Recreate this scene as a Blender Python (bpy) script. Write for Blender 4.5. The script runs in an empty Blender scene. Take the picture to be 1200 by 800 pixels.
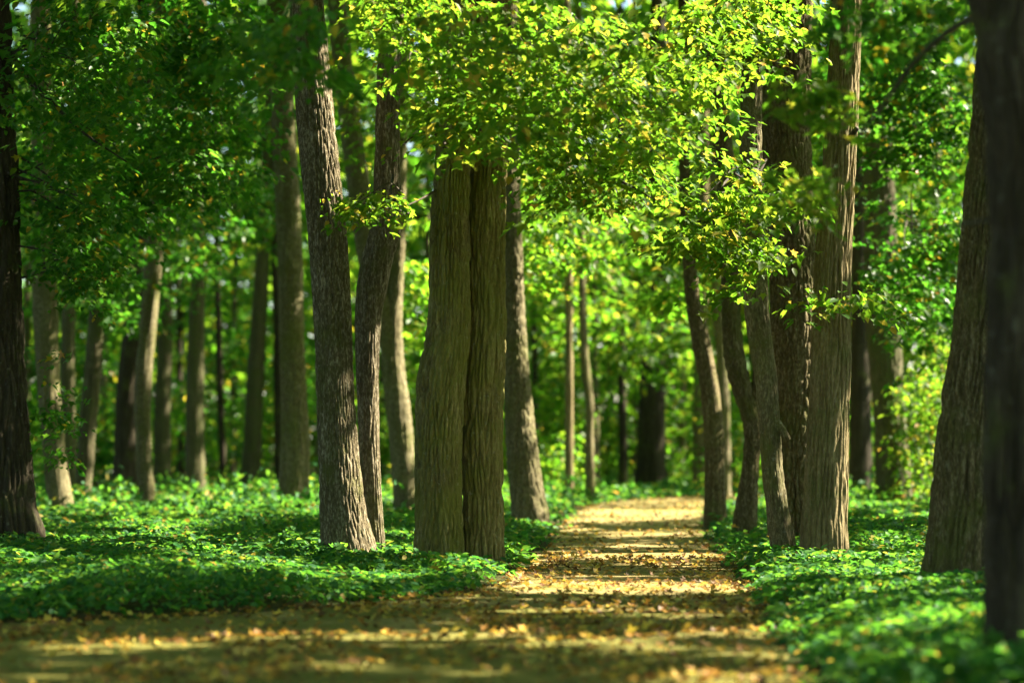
import bpy, math, random
import numpy as np
from mathutils import Vector

rng = np.random.default_rng(11)
sc = bpy.context.scene
COL = sc.collection

# ------------------------------------------------------------------ camera model
F = 85.0 / 36.0 * 1200.0
CAM = np.array([0.0, 0.0, 1.5])
TILT = math.atan(110.0 / F)


def at(px, py, d):
    """the point at distance d (metres along +Y) seen at photo pixel px, py"""
    xc = (px - 600.0) / F
    yc = (400.0 - py) / F
    dy = math.cos(TILT) - yc * math.sin(TILT)
    dz = math.sin(TILT) + yc * math.cos(TILT)
    t = d / dy
    return np.array([xc * t, d, CAM[2] + dz * t])


def dist_of(py):
    """distance of the ground seen at photo row py"""
    yc = (400.0 - py) / F
    dy = math.cos(TILT) - yc * math.sin(TILT)
    dz = math.sin(TILT) + yc * math.cos(TILT)
    return -CAM[2] / dz * dy


# ------------------------------------------------------------------ sun
SUN_AZ, SUN_EL = math.radians(74), math.radians(40)
SUN = np.array([math.cos(SUN_EL) * math.sin(SUN_AZ), math.cos(SUN_EL) * math.cos(SUN_AZ), math.sin(SUN_EL)])


def sun_uv(p):
    p = np.asarray(p, float)
    k = p[..., 2] / SUN[2]
    return np.stack([p[..., 0] - k * SUN[0], p[..., 1] - k * SUN[1]], -1)


# ------------------------------------------------------------------ noise
def _hash(ix, iy, iz, seed):
    h = (ix.astype(np.int64) * 374761393 + iy.astype(np.int64) * 668265263 + iz.astype(np.int64) * 2147483647 + seed * 974634777) & 0xFFFFFFFF
    h = ((h ^ (h >> 13)) * 1274126177) & 0xFFFFFFFF
    return ((h ^ (h >> 16)) & 0xFFFF) / 65535.0


def noise(p, seed=0):
    p = np.asarray(p, float)
    i = np.floor(p)
    f = p - i
    f = f * f * (3 - 2 * f)
    r = 0
    for a in (0, 1):
        for b in (0, 1):
            for c in (0, 1):
                w = (f[..., 0] if a else 1 - f[..., 0]) * (f[..., 1] if b else 1 - f[..., 1]) * (f[..., 2] if c else 1 - f[..., 2])
                r = r + w * _hash(i[..., 0] + a, i[..., 1] + b, i[..., 2] + c, seed)
    return r


def noise2(x, y, seed=0):
    x, y = np.broadcast_arrays(np.asarray(x, float), np.asarray(y, float))
    return noise(np.stack([x, y, np.zeros_like(x)], -1), seed)


# ------------------------------------------------------------------ mesh helpers
def mesh_np(name, verts, faces_idx, totals, mat, smooth=False):
    me = bpy.data.meshes.new(name)
    verts = np.ascontiguousarray(verts, np.float32)
    faces_idx = np.ascontiguousarray(faces_idx, np.int32).ravel()
    totals = np.ascontiguousarray(totals, np.int32)
    me.vertices.add(len(verts))
    me.vertices.foreach_set('co', verts.ravel())
    me.loops.add(len(faces_idx))
    me.loops.foreach_set('vertex_index', faces_idx)
    me.polygons.add(len(totals))
    starts = np.concatenate([[0], np.cumsum(totals)[:-1]]).astype(np.int32)
    me.polygons.foreach_set('loop_start', starts)
    me.polygons.foreach_set('loop_total', totals)
    if smooth:
        me.polygons.foreach_set('use_smooth', np.ones(len(totals), bool))
    me.materials.append(mat)
    me.update(calc_edges=True)
    return me


def link(name, me, parent=None):
    o = bpy.data.objects.new(name, me)
    COL.objects.link(o)
    if parent is not None:
        o.parent = parent
        o.location = -np.array(parent.location)
    return o


def tag(o, label=None, cat=None, group=None, kind=None):
    if label:
        o['label'] = label
    if cat:
        o['category'] = cat
    if group:
        o['group'] = group
    if kind:
        o['kind'] = kind
    return o


def empty(name, loc):
    o = bpy.data.objects.new(name, None)
    o.empty_display_size = 0.3
    o.location = loc
    COL.objects.link(o)
    return o


def unit(v):
    return v / np.maximum(np.linalg.norm(v, axis=-1, keepdims=True), 1e-9)


# leaf outlines: half profiles (x across, y from stalk to tip)
def leaf_template(half, fold=0.22, bend=0.22):
    half = np.array(half, float)
    n = len(half)
    v = [(x, y) for x, y in half] + [(-x, y) for x, y in half[1:-1]]
    v = np.array(v)
    z = fold * np.abs(v[:, 0]) - bend * v[:, 1] ** 2
    verts = np.column_stack([v, z])
    right = list(range(n))
    left = [0, n - 1] + list(range(2 * n - 3, n - 1, -1))
    idx = np.array(right + left)
    return verts, idx, np.array([len(right), len(left)])


MAPLE = leaf_template([(0, .05), (.30, -.04), (.22, .2), (.56, .5), (.2, .52), (.12, .74), (0, 1)])
OVAL = leaf_template([(0, 0), (.27, .25), (.26, .6), (0, 1)])
DIAMOND = leaf_template([(0, 0), (.34, .45), (0, 1)])
CURLED = leaf_template([(0, .05), (.28, 0), (.22, .2), (.52, .5), (.2, .55), (.1, .74), (0, 1)], fold=.5, bend=-.25)


def leaves_mesh(name, parts, mat):
    """parts: list of (template, pos, tip, normal, size)"""
    V, I, T = [], [], []
    off = 0
    for tpl, p, t, n, s in parts:
        if len(p) == 0:
            continue
        tv, ti, tt = tpl
        t = unit(t)
        n = unit(n - (n * t).sum(-1, keepdims=True) * t)
        b = np.cross(n, t)
        s = np.asarray(s).reshape(-1, 1, 1)
        v = p[:, None, :] + s * (tv[None, :, 0:1] * b[:, None, :] + tv[None, :, 1:2] * t[:, None, :] + tv[None, :, 2:3] * n[:, None, :])
        k = len(tv)
        V.append(v.reshape(-1, 3))
        I.append((ti[None, :] + (np.arange(len(p)) * k)[:, None] + off).ravel())
        T.append(np.tile(tt, len(p)))
        off += k * len(p)
    return mesh_np(name, np.concatenate(V), np.concatenate(I), np.concatenate(T), mat)


def sprays(centres, length, per, size, tpl, tilt=.38, droop=.18, heading=None, thick=.05, dirdown=.35):
    """flat drooping sprays of leaves, each along a twig"""
    k = len(centres)
    if k == 0:
        return (tpl, np.zeros((0, 3)),) * 1 + (np.zeros((0, 3)), np.zeros((0, 3)), np.zeros(0))
    L = np.asarray(length) * rng.uniform(.7, 1.3, k)
    h = rng.uniform(0, 2 * np.pi, k) if heading is None else heading + rng.normal(0, .6, k)
    H = np.stack([np.cos(h), np.sin(h), np.zeros(k)], -1)
    S = np.stack([-np.sin(h), np.cos(h), np.zeros(k)], -1)
    slope = rng.normal(-.08, .14, k)
    roll = rng.normal(0, .18, k)
    u = rng.uniform(0, 1, (k, per))
    sg = rng.choice([-1, 1], (k, per))
    v = sg * rng.uniform(.04, 1, (k, per)) * (.42 * (1 - u) + .14) * L[:, None]
    along = (u - .4) * L[:, None]
    P = centres[:, None, :] + along[..., None] * H[:, None, :] + v[..., None] * S[:, None, :]
    P[..., 2] += slope[:, None] * along + roll[:, None] * v - droop * L[:, None] * u ** 2 - .12 * np.abs(v) + rng.normal(0, thick, (k, per))
    tip = H[:, None, :] * rng.uniform(.2, .9, (k, per, 1)) + S[:, None, :] * sg[..., None] * rng.uniform(.2, 1, (k, per, 1))
    tip[..., 2] -= rng.uniform(0, 2 * dirdown, (k, per))
    N = rng.normal(0, tilt, (k, per, 3))
    N[..., 2] += 1
    s = size * np.clip(np.exp(rng.normal(-.12, .32, (k, per))), .4, 1.7)
    return (tpl, P.reshape(-1, 3), tip.reshape(-1, 3), N.reshape(-1, 3), s.ravel())


# ------------------------------------------------------------------ materials
def new_mat(name):
    m = bpy.data.materials.new(name)
    m.use_nodes = True
    nt = m.node_tree
    nt.nodes.clear()
    out = nt.nodes.new('ShaderNodeOutputMaterial')
    return m, nt, out


def ramp(nt, stops, interp='LINEAR'):
    r = nt.nodes.new('ShaderNodeValToRGB')
    r.color_ramp.interpolation = interp
    e = r.color_ramp.elements
    while len(e) < len(stops):
        e.new(.5)
    for i, (p, c) in enumerate(stops):
        e[i].position = p
        e[i].color = (*c, 1)
    return r


def leaf_mat(name, stops, tstops, trans=.5, rough=.5, spec=.25):
    m, nt, out = new_mat(name)
    L = nt.links
    g = nt.nodes.new('ShaderNodeNewGeometry')
    r1 = ramp(nt, stops)
    r2 = ramp(nt, tstops)
    L.new(g.outputs['Random Per Island'], r1.inputs[0])
    L.new(g.outputs['Random Per Island'], r2.inputs[0])
    b = nt.nodes.new('ShaderNodeBsdfPrincipled')
    b.inputs['Roughness'].default_value = rough
    b.inputs['Specular IOR Level'].default_value = spec
    t = nt.nodes.new('ShaderNodeBsdfTranslucent')
    mx = nt.nodes.new('ShaderNodeMixShader')
    mx.inputs[0].default_value = trans
    L.new(r1.outputs[0], b.inputs['Base Color'])
    L.new(r2.outputs[0], t.inputs['Color'])
    L.new(b.outputs[0], mx.inputs[1])
    L.new(t.outputs[0], mx.inputs[2])
    L.new(mx.outputs[0], out.inputs[0])
    return m


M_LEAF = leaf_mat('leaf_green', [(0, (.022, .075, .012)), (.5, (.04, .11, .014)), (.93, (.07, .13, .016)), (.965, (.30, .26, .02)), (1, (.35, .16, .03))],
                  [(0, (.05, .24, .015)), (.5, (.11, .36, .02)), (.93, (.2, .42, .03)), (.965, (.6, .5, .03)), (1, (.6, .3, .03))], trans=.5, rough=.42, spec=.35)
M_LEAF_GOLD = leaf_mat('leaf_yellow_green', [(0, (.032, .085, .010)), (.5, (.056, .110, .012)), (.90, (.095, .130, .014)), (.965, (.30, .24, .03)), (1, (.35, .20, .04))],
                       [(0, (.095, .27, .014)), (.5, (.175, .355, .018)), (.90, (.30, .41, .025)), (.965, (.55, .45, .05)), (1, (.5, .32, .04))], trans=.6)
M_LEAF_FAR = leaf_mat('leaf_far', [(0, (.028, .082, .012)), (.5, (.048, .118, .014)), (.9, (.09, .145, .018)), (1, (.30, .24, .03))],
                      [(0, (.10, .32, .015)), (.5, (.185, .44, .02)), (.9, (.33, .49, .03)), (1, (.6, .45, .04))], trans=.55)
M_COVER = leaf_mat('ground_cover_leaf', [(0, (.018, .082, .027)), (.5, (.03, .118, .030)), (.94, (.06, .15, .028)), (.975, (.25, .23, .04)), (1, (.30, .2, .05))],
                   [(0, (.07, .27, .025)), (.5, (.14, .38, .03)), (.94, (.24, .44, .035)), (.975, (.5, .42, .05)), (1, (.5, .3, .05))], trans=.45, rough=.55, spec=.16)
M_FALLEN = leaf_mat('fallen_leaf', [(0, (.06, .03, .012)), (.3, (.15, .07, .018)), (.55, (.32, .16, .026)), (.78, (.46, .26, .035)), (.93, (.52, .38, .055)), (1, (.32, .33, .09))],
                    [(0, (.08, .04, .015)), (.5, (.34, .17, .028)), (1, (.50, .40, .06))], trans=.25, rough=.6, spec=.3)
M_FALLEN_BRIGHT = leaf_mat('fallen_leaf_bright', [(0, (.55, .36, .03)), (1, (.62, .44, .04))], [(0, (.6, .4, .04)), (1, (.6, .45, .05))], trans=.3, rough=.6, spec=.3)


def bark_mat(name, dark, mid, light, moss=.35, streak=14.0, plates=.0, mosscol=(.075, .085, .018), bump=.5, lichen=.25):
    m, nt, out = new_mat(name)
    L = nt.links
    N = nt.nodes
    tc = N.new('ShaderNodeTexCoord')
    mp = N.new('ShaderNodeMapping')
    mp.inputs['Scale'].default_value = (1, 1, .11)
    L.new(tc.outputs['Object'], mp.inputs[0])
    n1 = N.new('ShaderNodeTexNoise')
    n1.inputs['Scale'].default_value = streak
    n1.inputs['Detail'].default_value = 6
    n1.inputs['Roughness'].default_value = .65
    n1.inputs['Distortion'].default_value = .4
    L.new(mp.outputs[0], n1.inputs[0])
    mp2 = N.new('ShaderNodeMapping')
    mp2.inputs['Scale'].default_value = (1, 1, .4)
    L.new(tc.outputs['Object'], mp2.inputs[0])
    n2 = N.new('ShaderNodeTexNoise')
    n2.inputs['Scale'].default_value = 38
    n2.inputs['Detail'].default_value = 4
    n2.inputs['Roughness'].default_value = .7
    L.new(mp2.outputs[0], n2.inputs[0])
    mixf = N.new('ShaderNodeMix')
    mixf.inputs[0].default_value = .35 + plates * .4
    L.new(n1.outputs[0], mixf.inputs[2])
    L.new(n2.outputs[0], mixf.inputs[3])
    r = ramp(nt, [(.30, dark), (.5, mid), (.68, light)])
    L.new(mixf.outputs[0], r.inputs[0])
    # moss and lichen patches
    n3 = N.new('ShaderNodeTexNoise')
    n3.inputs['Scale'].default_value = 1.6
    n3.inputs['Detail'].default_value = 5
    n3.inputs['Roughness'].default_value = .7
    L.new(tc.outputs['Object'], n3.inputs[0])
    rm = ramp(nt, [(.60 - moss * .35, (0, 0, 0)), (.72 - moss * .2, (.75, .75, .75))])
    L.new(n3.outputs[0], rm.inputs[0])
    mc = N.new('ShaderNodeMix')
    mc.data_type = 'RGBA'
    L.new(rm.outputs[0], mc.inputs[0])
    L.new(r.outputs[0], mc.inputs[6])
    mc.inputs[7].default_value = (*mosscol, 1)
    n4 = N.new('ShaderNodeTexNoise')
    n4.inputs['Scale'].default_value = 11
    n4.inputs['Detail'].default_value = 6
    n4.inputs['Roughness'].default_value = .75
    L.new(tc.outputs['Object'], n4.inputs[0])
    rl = ramp(nt, [(.60, (0, 0, 0)), (.66, (lichen, lichen, lichen))])
    L.new(n4.outputs[0], rl.inputs[0])
    ml = N.new('ShaderNodeMix')
    ml.data_type = 'RGBA'
    L.new(rl.outputs[0], ml.inputs[0])
    L.new(mc.outputs[2], ml.inputs[6])
    ml.inputs[7].default_value = (.30, .30, .22, 1)
    b = N.new('ShaderNodeBsdfPrincipled')
    b.inputs['Roughness'].default_value = .88
    b.inputs['Specular IOR Level'].default_value = .2
    L.new(ml.outputs[2], b.inputs['Base Color'])
    bp = N.new('ShaderNodeBump')
    bp.inputs['Strength'].default_value = bump
    bp.inputs['Distance'].default_value = .05
    L.new(mixf.outputs[0], bp.inputs['Height'])
    L.new(bp.outputs[0], b.inputs['Normal'])
    L.new(b.outputs[0], out.inputs[0])
    return m


B_FURROW = bark_mat('bark_furrowed', (.042, .032, .010), (.165, .132, .042), (.35, .29, .115), moss=.5, mosscol=(.12, .125, .018), bump=.9, plates=.35, lichen=.45)
B_PLATE = bark_mat('bark_plated', (.022, .016, .006), (.098, .074, .029), (.28, .23, .13), moss=.34, streak=18, plates=.8, bump=1.0, mosscol=(.09, .095, .018))
B_GREY = bark_mat('bark_grey', (.038, .031, .013), (.125, .104, .050), (.29, .25, .145), moss=.38, streak=10, plates=.9, lichen=.5, bump=.8, mosscol=(.10, .105, .022))
B_PALE = bark_mat('bark_pale_plated', (.024, .018, .008), (.11, .086, .044), (.40, .34, .24), moss=.25, streak=18, plates=.8, bump=1.0, mosscol=(.085, .09, .018))
B_MOSSY = bark_mat('bark_mossy', (.028, .022, .008), (.125, .10, .035), (.32, .265, .115), moss=.62, mosscol=(.135, .135, .02), bump=1.0, plates=.35, lichen=.35)
B_BROWN = bark_mat('bark_brown', (.025, .020, .009), (.078, .066, .033), (.17, .145, .08), moss=.42, streak=12, plates=.5, mosscol=(.07, .078, .022))
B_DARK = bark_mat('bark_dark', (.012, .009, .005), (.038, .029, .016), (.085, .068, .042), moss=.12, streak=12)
B_LIGHT = bark_mat('bark_tan', (.055, .040, .016), (.155, .118, .052), (.28, .225, .12), moss=.2, streak=12, plates=.4)
B_TWIG = bark_mat('bark_twig', (.02, .016, .012), (.05, .04, .028), (.09, .075, .05), moss=.1, streak=20)


# ------------------------------------------------------------------ tubes (trunks, limbs)
def smooth_path(pts, rad, step):
    pts = np.array(pts, float)
    rad = np.array(rad, float)
    seg = np.linalg.norm(np.diff(pts, axis=0), axis=1)
    s = np.concatenate([[0], np.cumsum(seg)])
    n = max(4, int(s[-1] / step))
    q = np.linspace(0, s[-1], n + 1)
    if step < .06 and s[-1] > 9.5:
        q = np.concatenate([np.arange(0, 8.5, step), np.linspace(8.5, s[-1], int((s[-1] - 8.5) / .2) + 2)])
    m = np.gradient(pts, s, axis=0) if len(pts) > 2 else np.repeat(((pts[1] - pts[0]) / s[-1])[None], 2, 0)
    i = np.clip(np.searchsorted(s, q, side='right') - 1, 0, len(s) - 2)
    hh = (s[i + 1] - s[i])
    t = ((q - s[i]) / hh)[:, None]
    h = hh[:, None]
    P = (2 * t ** 3 - 3 * t ** 2 + 1) * pts[i] + (t ** 3 - 2 * t ** 2 + t) * h * m[i] + (-2 * t ** 3 + 3 * t ** 2) * pts[i + 1] + (t ** 3 - t ** 2) * h * m[i + 1]
    R = np.interp(q, s, rad)
    return P, R, q


def cells(u, v, period, seed):
    """distance to the nearest seam between bark plates (cells long in v), wrapping in u"""
    iu, iv = np.floor(u), np.floor(v)
    f1 = np.full(u.shape, 9.)
    f2 = np.full(u.shape, 9.)
    for du in (-1, 0, 1):
        for dv in (-1, 0, 1):
            cu, cv = iu + du, iv + dv
            w = np.mod(cu, period)
            x = cu + .1 + .8 * _hash(w, cv, w * 0, seed + 1) - u
            y = cv + .05 + .9 * _hash(w, cv, w * 0, seed + 2) - v
            d = np.hypot(x, y * .8)
            n1 = d < f1
            f2 = np.where(n1, f1, np.minimum(f2, d))
            f1 = np.where(n1, d, f1)
    return f2 - f1


def tube(pts, rad, step=.08, segs=24, ridges=0, amp=0., flare=0., seed=0, lump=.0, wob=0., plate=.4):
    P, R, q = smooth_path(pts, rad, step)
    if wob:
        w = np.stack([noise2(q * .8, seed, 5) - .5, noise2(q * .8, seed + 9, 6) - .5, np.zeros_like(q)], -1)
        P = P + w * wob * np.minimum(1, q / .5)[:, None]
    T = unit(np.gradient(P, axis=0))
    up = np.array([0., 1., 0.]) if abs(T[0, 1]) < .9 else np.array([1., 0., 0.])
    A = np.zeros_like(P)
    a = up - T[0] * (up @ T[0])
    a /= np.linalg.norm(a)
    for k in range(len(P)):
        a = a - T[k] * (a @ T[k])
        a /= np.linalg.norm(a)
        A[k] = a
    B = np.cross(T, A)
    th = np.linspace(0, 2 * np.pi, segs, endpoint=False)
    c, s_ = np.cos(th), np.sin(th)
    Q, TH = np.meshgrid(q, th, indexing='ij')
    r = np.repeat(R[:, None], segs, 1)
    cy = np.stack([np.cos(TH) * 1.3, np.sin(TH) * 1.3, Q * .5], -1)
    if lump:
        r = r * (1 + lump * (noise(cy + seed * 3.1, 3) - .5) * 2)
    if flare:
        z = Q
        lobes = .1 + 1.8 * noise(np.stack([np.cos(TH) * 2.2, np.sin(TH) * 2.2, TH * 0 + seed], -1), 8)
        r = r * (1 + flare * lobes * np.exp(-z / .28))
    if ridges:
        warp = 1.5 * noise(np.stack([np.cos(TH) * 1.5, np.sin(TH) * 1.5, Q * .55], -1) + seed, 4) \
            + .5 * noise(np.stack([np.cos(TH) * 5, np.sin(TH) * 5, Q * 1.6], -1) + seed, 7)
        e = cells(TH / (2 * np.pi) * ridges + warp, Q / plate + .35 * warp, ridges, seed)
        groove = 1 - np.clip(e / .42, 0, 1)
        groove = groove ** 1.3
        brk = noise(np.stack([np.cos(TH) * 3, np.sin(TH) * 3, Q * 1.7], -1) + seed, 14)
        rg2 = noise(np.stack([np.cos(TH) * ridges * .5, np.sin(TH) * ridges * .5, Q * 9], -1) + seed, 12)
        r = r + amp * (.6 - 2.4 * groove * np.clip(.35 + 1.1 * brk, .3, 1.2)) + amp * 1.1 * (rg2 - .5)
    V = P[:, None, :] + r[..., None] * (c[None, :, None] * A[:, None, :] + s_[None, :, None] * B[:, None, :])
    n = len(P)
    i = np.arange(n - 1)[:, None] * segs
    j = np.arange(segs)[None, :]
    j2 = (j + 1) % segs
    quads = np.stack([i + j, i + j2, i + segs + j2, i + segs + j], -1).reshape(-1, 4)
    verts = V.reshape(-1, 3)
    idx = quads.ravel()
    tot = np.full(len(quads), 4)
    # cap the top
    top = (n - 1) * segs + np.arange(segs)
    idx = np.concatenate([idx, top])
    tot = np.concatenate([tot, [segs]])
    return verts, idx, tot


def join(parts):
    V, I, T, off = [], [], [], 0
    for v, i, t in parts:
        V.append(v)
        I.append(i + off)
        T.append(t)
        off += len(v)
    return np.concatenate(V), np.concatenate(I), np.concatenate(T)


# ------------------------------------------------------------------ path layout
YL = np.array([-5, 14, 16.6, 17.4, 18.2, 19.2, 20.2, 21.3, 22.5, 25, 28.3, 32.7, 40, 47, 53, 57, 62, 70, 80])
XL = np.array([-18, -18, -16, -11, -6.5, -4.2, -2.6, -1.35, -.6, .02, .25, .52, .86, 1.2, 1.9, 3.2, 6.0, 12, 20])
YR = np.array([-5, 10, 14.6, 17, 20.2, 26.5, 32.7, 40, 47, 53, 57, 62, 70, 80])
XR = np.array([1.3, 1.55, 1.70, 1.86, 2.05, 2.36, 2.72, 3.15, 3.65, 4.6, 6.2, 9.0, 15, 23])


def xl(y):
    return np.interp(y, YL, XL) + .22 * (noise2(np.asarray(y) * .9, 3.3, 21) - .5)


def xr(y):
    return np.interp(y, YR, XR) + .22 * (noise2(np.asarray(y) * .9, 7.7, 22) - .5)


def off_path(x, y):
    return np.maximum(xl(y) - x, x - xr(y))


def gz(x, y):
    x = np.asarray(x, float)
    y = np.asarray(y, float)
    d = np.clip((off_path(x, y) - .4) / 2.0, 0, 1)
    return d * (.02 + .12 * (noise2(x * .35, y * .35, 31) - .5) + .05 * noise2(x * 1.1, y * 1.1, 32))


# ------------------------------------------------------------------ spots chosen to be lit: leaves on their sun rays get cut away
LIT = []   # (u, v, radius)
TARGETS = []


def lit_px(px, py, r, d=None):
    TARGETS.append((px, py, r, dist_of(py) if d is None else d))
    p = at(px, py, dist_of(py) if d is None else d)
    u = sun_uv(p)
    LIT.append((u[0], u[1], r))


# stripes on the path
for px, py, r in [(655, 690, .7), (730, 690, .95), (800, 689, .75), (845, 692, .35), (690, 716, .35), (640, 716, .25), (700, 652, .7), (655, 650, .5), (760, 651, .5),
                  (780, 663, .35), (740, 606, 1.3), (700, 610, .7), (760, 600, 1.4), (735, 626, .55), (735, 640, .35), (800, 745, .22), (730, 752, .28), (640, 762, .16),
                  (560, 745, .2), (420, 748, .25), (300, 748, .22), (160, 757, .22), (40, 757, .28), (700, 762, .22), (870, 742, .2), (800, 797, .25), (700, 800, .2)]:
    lit_px(px, py, r)
# beds
for px, py, r in [(560, 678, .5), (525, 672, .3), (100, 648, .55), (200, 652, .5), (30, 645, .4), (300, 640, .5), (250, 620, .9), (200, 610, 1.0), (330, 615, .9),
                  (120, 618, .6), (450, 640, .4), (480, 615, .8), (650, 620, .7), (620, 650, .4), (900, 668, .5), (980, 672, .7), (1060, 672, .6), (1000, 690, .4),
                  (930, 690, .3), (1000, 625, 1.0), (60, 604, .8), (150, 632, .6), (350, 612, .7), (270, 600, 1.1), (390, 640, .4), (950, 612, .8), (1060, 612, .9), (1020, 655, .5), (870, 690, .25), (350, 662, .3), (240, 668, .3), (420, 690, .25), (1000, 715, .35), (950, 740, .25), (1060, 730, .3), (935, 770, .2), (1030, 760, .22), (330, 700, .2), (150, 700, .2), (500, 652, .35), (590, 660, .4), (1060, 640, .6), (900, 715, .2), (1110, 665, .5), (860, 655, .4)]:
    lit_px(px, py, r)
# bark of the leaning trunks
DA, DB = dist_of(662) - .15, dist_of(661) + .6
for px, py, r, d in [(437, 650, .45, DA), (430, 615, .45, DA), (423, 580, .4, DA), (415, 550, .3, DA), (412, 520, .22, DA), (396, 210, .3, DA), (388, 150, .4, DA), (380, 80, .4, DA), (446, 450, .35, DB),
                     (443, 500, .35, DB), (446, 400, .3, DB), (446, 580, .3, DB), (447, 620, .3, DB), (474, 10, .35, DB)]:
    lit_px(px, py, r, d)
for px, py, r, d in [(1130, 785, .35, 13.5), (1185, 760, .3, 13.5), (1090, 790, .2, 13.3)]:
    lit_px(px, py, r, d)
N_GROUND = len(LIT)
# the hanging foliage over the path
for px, py, r, d in [(500, 60, 1., 25), (600, 40, 1.2, 25), (680, 70, 1.3, 25), (760, 40, 1.2, 26), (640, 150, 1.2, 25), (720, 190, 1.2, 25), (550, 140, .9, 25), (800, 130, 1.1, 26),
                     (850, 230, .7, 27), (900, 240, .6, 27), (780, 0, 1.1, 26), (860, 20, 1., 27), (850, 300, .5, 26.6), (600, -60, 1.5, 25), (720, -60, 1.5, 25.5), (440, 238, .4, 25.6)]:
    lit_px(px, py, r, d)
for px, py, r, d in [(600, 120, 1.1, 24), (700, 140, 1.1, 24), (540, 90, .8, 24), (660, 30, 1., 24), (760, 110, .9, 25), (900, 280, .6, 26.8), (930, 320, .4, 26.8), (820, 260, .5, 26.8),
(220, 120, .5, 36), (270, 60, .4, 36), (190, 230, .4, 34), (110, 60, .35, 30), (1080, 130, .7, 40), (1060, 240, .6, 41), (1100, 340, .6, 43)]:
    lit_px(px, py, r, d)
for px, py, r, d in [(700, 200, 2.5, 46), (640, 330, 2.2, 50), (740, 330, 2.6, 52), (700, 450, 2.5, 58), (780, 450, 2.5, 62), (640, 480, 2.0, 62), (830, 380, 1.6, 58),
                     (700, 120, 3, 55), (780, 180, 3, 60), (1090, 470, 2.0, 50), (1080, 300, 1.5, 48), (1080, 530, 1.8, 50), (1110, 420, 1.6, 52), (1060, 180, 1.2, 45), (500, 330, 1.2, 55), (430, 150, 1., 50),
                     (330, 560, 1.2, 62), (250, 470, 1.2, 66), (290, 250, 1.2, 55), (310, 350, 1.0, 62), (600, 560, 1.5, 62), (1000, 560, 1.2, 58)]:
    r = r * 1.05 if px > 420 else r * .65
    lit_px(px, py, r, d)
LIT = np.array(LIT)


def sun_open(P, extra=0., only=None):
    """how far the place P lies inside a gap cut in the canopy for a lit spot (1 = open)"""
    uv = sun_uv(P)
    o = np.zeros(len(uv))
    wob = .75 + .6 * noise2(uv[:, 0] * 2.2, uv[:, 1] * 2.2, 41)
    for u, v, r in LIT[:only]:
        d = np.hypot(uv[:, 0] - u, uv[:, 1] - v)
        o = np.maximum(o, (d < (r + extra) * wob) * 1.0)
    return o


def in_frame(P):
    x = P[:, 0] / P[:, 1] * F + 600
    zc = (P[:, 2] - CAM[2]) / P[:, 1]
    y = 510 - zc * F
    return (P[:, 1] > 3) & (x > -60) & (x < 1260) & (y > -25) & (y < 850)


# ------------------------------------------------------------------ crowns
def blob(n, c, r, power=.45, seed=0, gap=.42, freq=.9):
    """points in an ellipsoid, thinned by noise so that gaps show"""
    c = np.asarray(c, float)
    r = np.asarray(r, float)
    d = unit(rng.normal(size=(int(n * 2.2), 3)))
    P = c + d * r * rng.uniform(0, 1, (len(d), 1)) ** power
    k = noise(P * freq + seed * 7.7, 51) > gap
    P = P[k][:n]
    return P


def high_crown(c, r, n, seed):
    """upper canopy leaves: kept out of the frame, cut away on the sun rays to chosen lit spots"""
    P = blob(n, c, r, .5, seed, .38, .55)
    P = P[~in_frame(P)]
    P = P[sun_open(P, .12) < .5]  # crown shaped for the light: leaves that would shade a lit spot go
    P = P[P[:, 2] > 2.5]
    a = sprays(P, .9, 9, .26, DIAMOND)
    k = sun_open(a[1], .12) < .5
    return (a[0], a[1][k], a[2][k], a[3][k], a[4][k])


def twig_tubes(centres, root, n, r0=.018, seed=0):
    """thin branching twigs from a limb's root out to some of the sprays"""
    out = []
    if len(centres) == 0:
        return out
    sel = rng.choice(len(centres), min(n, len(centres)), replace=False)
    for i in sel:
        b = centres[i]
        a = np.asarray(root) + rng.normal(0, .15, 3)
        mid = (a + b) / 2 + np.array([0, 0, .10 * np.linalg.norm(b - a)]) * rng.uniform(-.3, 1) + rng.normal(0, .04, 3) * np.linalg.norm(b - a)
        out.append(tube([a, mid, b], [r0, r0 * .6, .004], .2, 5))
    return out


TREE_TOP = {}


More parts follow.
